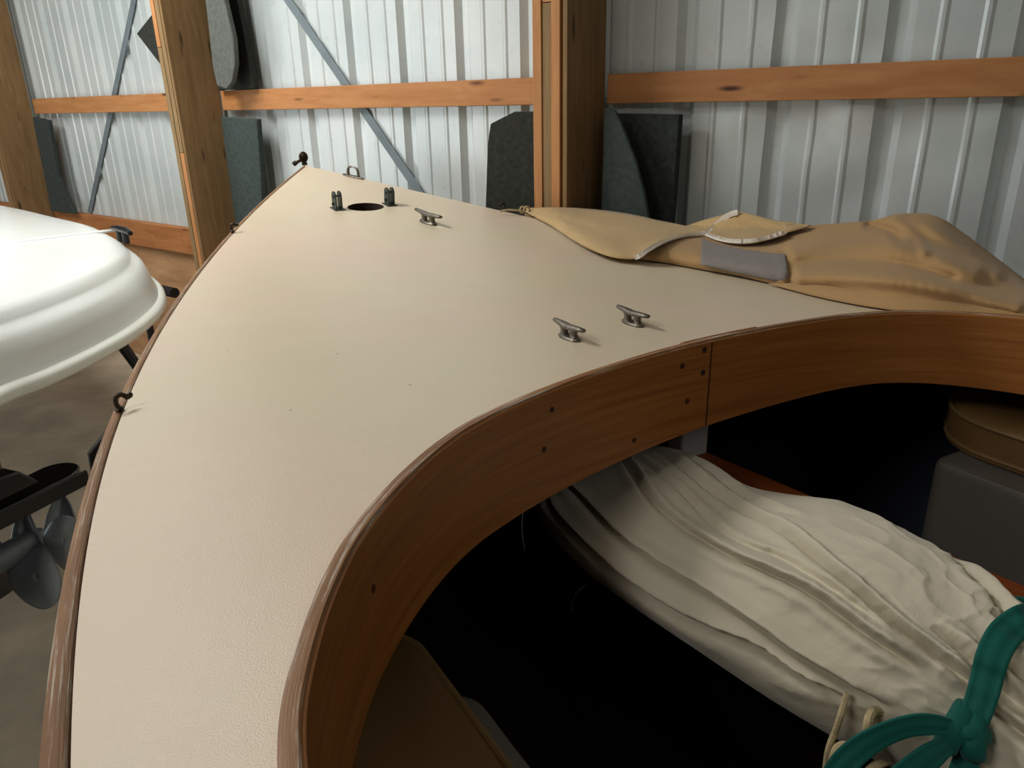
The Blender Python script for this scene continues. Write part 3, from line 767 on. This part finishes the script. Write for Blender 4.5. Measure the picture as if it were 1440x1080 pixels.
for a in range(NA):
    row = [csurf(a, j/(NB-1)) for j in range(NB)]
    h = row[-1]; t, v = tv(h)
    for dv, dz in ((.015, -.004), (.035, -.03), (.05, -.09), (.055, -.17), (.05, -.26)):
        f_ = min(1, a/30+.08); row.append(h+(STB*dv+UZ*dz)*f_)
    rows.append(row)
b = MB(); b.grid(rows); o = b.build('cover_cloth', 'cover_canvas', cov, angle=180); solid(o, .0025, 0)
cbv = BVHTree.FromPolygons(b.v, b.f)
def on_cover(x, y, lift):
    d = Vector(ray(x, y)).normalized(); h = cbv.ray_cast(Vector(CAM), d)
    if h[0] is None: return None
    return np.array(h[0])-np.array(d)*lift
def cov_depth(x, y):
    i = int(np.abs(LPc[:, 0]*.5+HPc[:, 0]*.5-x).argmin()); l, h = LPc[i], HPc[i]; bb = min(1.05, max(-.1, (l[1]-y)/(l[1]-h[1]+1e-6)))
    return kfun(l, h, bb, x, y)
def flap(lower, upper, n, m_, liftf, mat, name):
    lo, hi = cr(lower, n), cr(upper, n); rr_ = []
    for i in range(n):
        r_ = []
        for j in range(m_):
            w = j/(m_-1); p = lo[i]+(hi[i]-lo[i])*w; k = cov_depth(*p)-liftf(i/(n-1), w)
            r_.append(at_depth(p[0], p[1], k))
        rr_.append(r_)
    m = MB(); m.grid(rr_); o_ = m.build(name, mat, cov, angle=180); solid(o_, .002); return rr_
# grey patch sewn on the lower side
flap([(985, 372), (1020, 381), (1060, 389), (1095, 396), (1112, 397)], [(987, 335), (1005, 342), (1040, 350), (1080, 356), (1104, 358)], 30, 14, lambda a, w: .013, 'cover_patch_grey', 'grey_patch')
# pale end flap with a zip along its free edge
fa = flap([(737, 298), (775, 317), (800, 334), (825, 348), (858, 361), (893, 364), (912, 353), (932, 342), (960, 333), (996, 330)], [(738, 293), (775, 292), (815, 293), (850, 296), (880, 300), (905, 305), (925, 310), (945, 314), (965, 318), (990, 324)], 80, 20,
          lambda a, w: (.006+.044*math.sin(math.pi*min(1, max(0, a-.25)/.75))*(1-w)**1.5+.05*abs(math.sin(5*w+2.5*a))*w*(1-w)+.008)*min(1, a*4+.2), 'cover_canvas_pale', 'end_flap')
fb = flap([(992, 330), (1010, 337), (1030, 341), (1055, 341), (1080, 336), (1100, 330), (1110, 326), (1128, 322)], [(962, 319), (985, 311), (1010, 304), (1034, 298), (1062, 303), (1090, 310), (1118, 314), (1140, 317)], 60, 18,
          lambda a, w: .014+.045*(1-w)*math.sin(math.pi*a)+.05*abs(math.sin(a*7+w*4))*(w)*(1-w), 'cover_canvas_pale', 'upper_flap')
def zipper(pts3, name='zipper', r=.0058):
    P = cr(pts3, 140); m = MB(); m.tube(P, r, 8, flat=.5); z = m.build(name, 'zip_white', cov, angle=60)
    m = MB()
    for i in range(0, 138, 2):
        t_ = P[i+1]-P[i]; t_ /= np.linalg.norm(t_)+1e-9; vw_ = CAM-P[i]; vw_ /= np.linalg.norm(vw_); s_ = np.cross(t_, vw_); s_ /= np.linalg.norm(s_)+1e-9
        m.box(P[i]+vw_*r*.6-s_*r*.7, (t_, s_, vw_), (.0015, .0042, .0018))
    o_ = m.build('zip_teeth', 'zip_white', z, smooth=False)
    return z
vwf = lambda p: (CAM-p)/np.linalg.norm(CAM-p)*.004
zipper([r_[0]+vwf(r_[0]) for r_ in fa[44:]])
zipper([r_[0]+vwf(r_[0]) for r_ in fb[:46]])
pz = fb[0][0]
pts = [at_depth(x, y, cov_depth(x, y)-.025) for x, y in ((996, 329), (1004, 320), (1014, 311), (1026, 303), (1038, 299))]
zipper(pts, r=.006)
m = MB(); m.box(pz+vwf(pz)*2, (rt, up, -fw), (.010, .008, .003)); m.build('zip_slider', 'zip_white', cov, bevel=.002)
# lower loose fold running along the coaming
lo = [(1080, 402), (1130, 413), (1180, 424), (1230, 433), (1300, 442), (1380, 448), (1470, 456)]
pp = cr(lo, 60); m = MB(); rr_ = []
for i, x in enumerate(pp):
    p = at_deck(x[0], x[1]-3, .004); w = min(1, i/12, (59-i)/8+.15)
    rr_.append([p+UZ*(.018*w*math.sin(math.pi*k/10))+STB*(-.012*w+.05*w*k/10) for k in range(11)])
m.grid(rr_); solid(m.build('lower_fold', 'cover_canvas', cov, angle=180), .002)
# lashing at the bow end
pa_, pb_ = at_deck(703, 297, .012), at_deck(738, 297, .012)
m = MB(); m.tube(cr([pa_, pa_*.6+pb_*.4+UZ*.004, pb_], 12), .003, 8); m.build('lashing_cord', 'rope_cream', cov)
m = MB()
for off in (-.006, .006): m.tube([pb_+np.array([off, 0, .004])+.010*(math.cos(k)*UZ+math.sin(k)*STB) for k in np.linspace(0, 2*math.pi, 16, endpoint=False)], .003, 6, closed=True)
m.tube([pb_+UZ*.002, at_deck(752, 304, .008)], .0025, 6)
m.build('lashing_knot', 'rope_cream', cov)

# ------------------------------------------------------------------ white motorboat at the left
mb = thing('motorboat', (-2.0, 2.4, 0), 'white fibreglass boat stern with rounded rim left of the sailboat', 'motorboat')
rim = [(-1.20, .2), (-1.24, .9), (-1.225, 1.35), (-1.213, 1.656), (-1.175, 1.78), (-1.148, 1.93), (-1.136, 2.113), (-1.145, 2.28), (-1.175, 2.45), (-1.235, 2.62), (-1.34, 2.82), (-1.50, 3.04), (-1.70, 3.28), (-2.02, 3.58), (-2.40, 3.93), (-2.75, 4.2), (-3.2, 4.35), (-3.7, 4.2)]
RM = cr(rim, 120); cen = np.array([-2.6, 1.8])
tg = np.gradient(RM, axis=0); tg /= np.linalg.norm(tg, axis=1)[:, None]; nn = np.stack([-tg[:, 1], tg[:, 0]], 1)
if nn[60]@(cen-RM[60]) < 0: nn = -nn
def rimrow(ins, z): return [np.array([*(RM[i]+nn[i]*ins), z]) for i in range(len(RM))]
prof = [(.012, .882), (.022, .90), (.030, .935), (.044, .975), (.062, .995), (.076, 1.002), (.083, 1.012), (.092, 1.030), (.108, 1.043), (.14, 1.050), (.22, 1.054), (.4, 1.060), (.7, 1.068)]
b = MB(); rows = [rimrow(i, z) for i, z in prof]
last = rows[-1]; rows.append([np.array([-3.4+.0*i, .2+3.6*i/119, 1.07]) for i in range(120)])
b.grid(rows); b.build('deck_moulding', 'gelcoat_white', mb, angle=180)
b = MB(); prf = [(.014, .842), (.0, .846), (-.008, .858), (-.006, .872), (.002, .882), (.014, .886), (.03, .886)]
b.grid([rimrow(i, z) for i, z in prf]); b.build('rub_rail', 'vinyl_rub', mb, angle=180)
b = MB(); rows = [rimrow(i, z) for i, z in ((.012, .846), (.06, .838), (.5, .80), (.9, .76))]; b.grid(rows); b.build('hull', 'black_rubber', mb, angle=180)
# seam across the top
p0, p1 = at_z(-120, 360, 1.066), at_z(158, 322, 1.054); m = MB(); m.tube(cr([p0-UZ*.004, (p0+p1)/2+UZ*.0, p1-UZ*.006], 12), .014, 12, flat=.45, upv=UZ); m.build('deck_seam', 'gelcoat_white', mb, angle=180)
# cleat on the far edge
p = at_z(172, 330, 1.056); d = np.array([.7, -.7, 0.]); m = MB()
m.tube([p-d*.09+UZ*.016, p-d*.03+UZ*.02, p+d*.05+UZ*.02, p+d*.09+UZ*.014], [.009, .013, .013, .009], 10)
for k in (-.03, .03): m.tube([p+d*k-UZ*.03, p+d*k+UZ*.02], .012, 10)
m.build('deck_cleat', 'black_metal', mb)
# supports
for (x, y) in ((188, 492),):
    a_ = at_z(178, 478, .83); m = MB(); g = at_z(200, 520, .45)
    m.tube([np.array([a_[0]-.03, a_[1], .84]), np.array([a_[0]+.02, a_[1]+.05, .66]), np.array([a_[0]-.25, a_[1]+.1, .4]), np.array([a_[0]-.28, a_[1]+.1, 0])], .018, 10); m.build('support_post', 'black_metal', mb)
# stern drive
dl = at_z(130, 655, .62)-at_z(0, 720, .62); dl[2] = 0; dl /= np.linalg.norm(dl); sdv = np.array([dl[1], -dl[0], 0])
if sdv[0] < 0: sdv = -sdv
pc = at_z(0, 722, .62)
drv = MB(); c_ = pc-sdv*.10-dl*.12
rows = []
for z, l0, l1, w in ((.36, -.10, .16, .012), (.44, -.12, .17, .03), (.50, -.16, .14, .05), (.56, -.14, .13, .04), (.62, -.14, .16, .045), (.66, -.14, .20, .075), (.74, -.16, .20, .08), (.80, -.20, .12, .075), (.86, -.22, .06, .07)):
    rows.append([c_+dl*((l0+l1)/2+(l1-l0)/2*math.cos(k))+sdv*w*math.copysign(abs(math.sin(k))**.7, math.sin(k))+UZ*(z-c_[2]) for k in np.linspace(0, 2*math.pi, 20, endpoint=False)])
drv.grid(rows, cu=True); drv.face(range(20)); drv.face(range(160, 180))
sd_ = drv.build('stern_drive', 'black_metal', mb, angle=45)
# block over the plate
q0, q1 = at_z(0, 690, .66), at_z(48, 675, .66)
m = MB(); out = [(-.3, 0), (.075, 0), (.062, .018), (.035, .05), (.0, .055), (-.3, .06)]
m.prism(out, at_z(0, 694, .64)-sdv*.02, dl, UZ, sdv, .12); m.build('drive_cap', 'black_metal', sd_, bevel=.006)
# anti-ventilation plate
ctr = at_z(130, 655, .62); w = .05; out = [(-.75, -.0), (-.75, .10), (-.06, .115)]+[(-.06+.055*math.sin(k), .06+.055*math.cos(k)) for k in np.linspace(.2, math.pi-.2, 9)]+[(-.06, .0)]
m = MB(); m.prism([(x, -y) for x, y in out], ctr+UZ*-.006, dl, sdv, UZ, .016); m.build('ventilation_plate', 'black_metal', sd_, bevel=.004)
m = MB(); m.box(ctr-dl*.38-sdv*.0-UZ*.022, (dl, sdv, UZ), (.36, .004, .02)); m.build('plate_lip', 'black_metal', sd_, bevel=.002)
# propeller
pcen = at_z(22, 775, .47); ax_ = dl; pr = MB()
pr.tube([pcen-ax_*.09, pcen-ax_*.03, pcen+ax_*.05, pcen+ax_*.075], [.026, .034, .032, .024], 20)
prop = pr.build('propeller', 'prop_paint', sd_, angle=50)
k0 = (pcen-CAM)@fw
for px, dx, dy, bulge in (([(18, 795), (14, 770), (20, 735), (32, 700), (42, 724), (52, 748), (62, 764), (52, 792), (35, 802)], .0, -.0006, .02),
                          ([(10, 795), (34, 780), (60, 760), (74, 783), (87, 815), (85, 844), (71, 857), (55, 857), (32, 844), (13, 822)], -.0003, -.0011, -.03),
                          ([(60, 752), (67, 722), (77, 700), (88, 692), (98, 706), (108, 732), (92, 750), (75, 758)], .0008, -.0010, .015),
                          ([(60, 754), (73, 732), (90, 723), (107, 729), (116, 750), (108, 782), (94, 804), (80, 792), (67, 772)], .0006, .0004, -.022),
                          ([(-40, 752), (-15, 752), (5, 764), (13, 782), (8, 806), (-12, 822), (-40, 826)], .0002, .0003, -.02)):
    q = np.array(px, float); n_ = 40; c2 = np.vstack([q, q[:1]]); L_ = np.concatenate([[0], np.cumsum(np.linalg.norm(np.diff(c2, axis=0), axis=1))])
    o2 = np.stack([np.interp(np.linspace(0, L_[-1], n_, endpoint=False), L_, c2[:, k]) for k in (0, 1)], 1)
    for _ in range(2): o2 = .25*np.roll(o2, 1, 0)+.5*o2+.25*np.roll(o2, -1, 0)
    m2 = o2.mean(0); rows = []
    for f_ in (1, .9, .75, .55, .35, .18, .02):
        w2 = m2+(o2-m2)*f_
        rows.append([at_depth(a[0], a[1], k0+dx*(a[0]-22)+dy*(a[1]-785)+bulge*(1-f_*f_)) for a in w2])
    m = MB(); m.grid(rows, cu=True); o_ = m.build('propeller_blade', 'prop_paint', prop, angle=180); solid(o_, .005)
# black knob by the plywood
p = at_wall(246, 412, 2.1)
m = MB(); pk = wp(p[0], 2.1, p[1]); m.tube([pk-WT*.4, pk-WT*.05, pk], .028, 14); m.tube([pk-WT*.35, pk-WT*.35-UZ*(pk[2]-.0)], .02, 10); o = m.build('pipe_stand', 'black_rubber'); tag(o, 'black pipe end poking out before the plywood behind the white boat', 'pipe')

# ------------------------------------------------------------------ light
def area(name, loc, aim, size, sy, watts, col=(1, 1, 1)):
    l = bpy.data.lights.new(name, 'AREA'); l.shape = 'RECTANGLE'; l.size = size; l.size_y = sy; l.energy = watts; l.color = col
    o = bpy.data.objects.new(name, l); COL.objects.link(o); o.location = loc
    d = Vector(aim)-Vector(loc); o.rotation_euler = d.to_track_quat('-Z', 'Y').to_euler(); return o
area('ceiling_lamp_or_fill', (-1.85, 2.4, 2.95), (-1.85, 2.4, 0), .45, 1.4, 43, (1, .97, .92))
area('ceiling_lamp_or_fill', (-4.2, 2.6, 3.2), (-4.2, 2.6, 0), .5, 1.5, 30, (1, .98, .94))
area('low_left_fill', wp(-6.5, -2.6, 1.25), wp(0, 0.2, .9), 2.2, 2.2, 44, (.93, .97, 1))  # added low fill that brightens the floor under the white boat; no doorway exists
area('ceiling_lamp_or_fill', (-2.2, -.8, 3.25), (-2.2, -.8, 0), .5, 1.5, 25, (1, .97, .92))  # added fill, placed to throw sheen on the right wall bay
area('ceiling_lamp_or_fill', (1.3, -2.2, 3.25), (1.3, -2.2, 0), .5, 1.5, 12, (1, .97, .92))  # added weak fill from behind the camera, lifts the coaming face
w = bpy.data.worlds.new('world'); sc.world = w; w.use_nodes = True
w.node_tree.nodes['Background'].inputs[0].default_value = (.9, .95, 1, 1); w.node_tree.nodes['Background'].inputs[1].default_value = .07
sc.view_settings.view_transform = 'Standard'; sc.view_settings.look = 'None'; sc.view_settings.gamma = 1; sc.view_settings.exposure = 0.46; sc.view_settings.use_curve_mapping = False
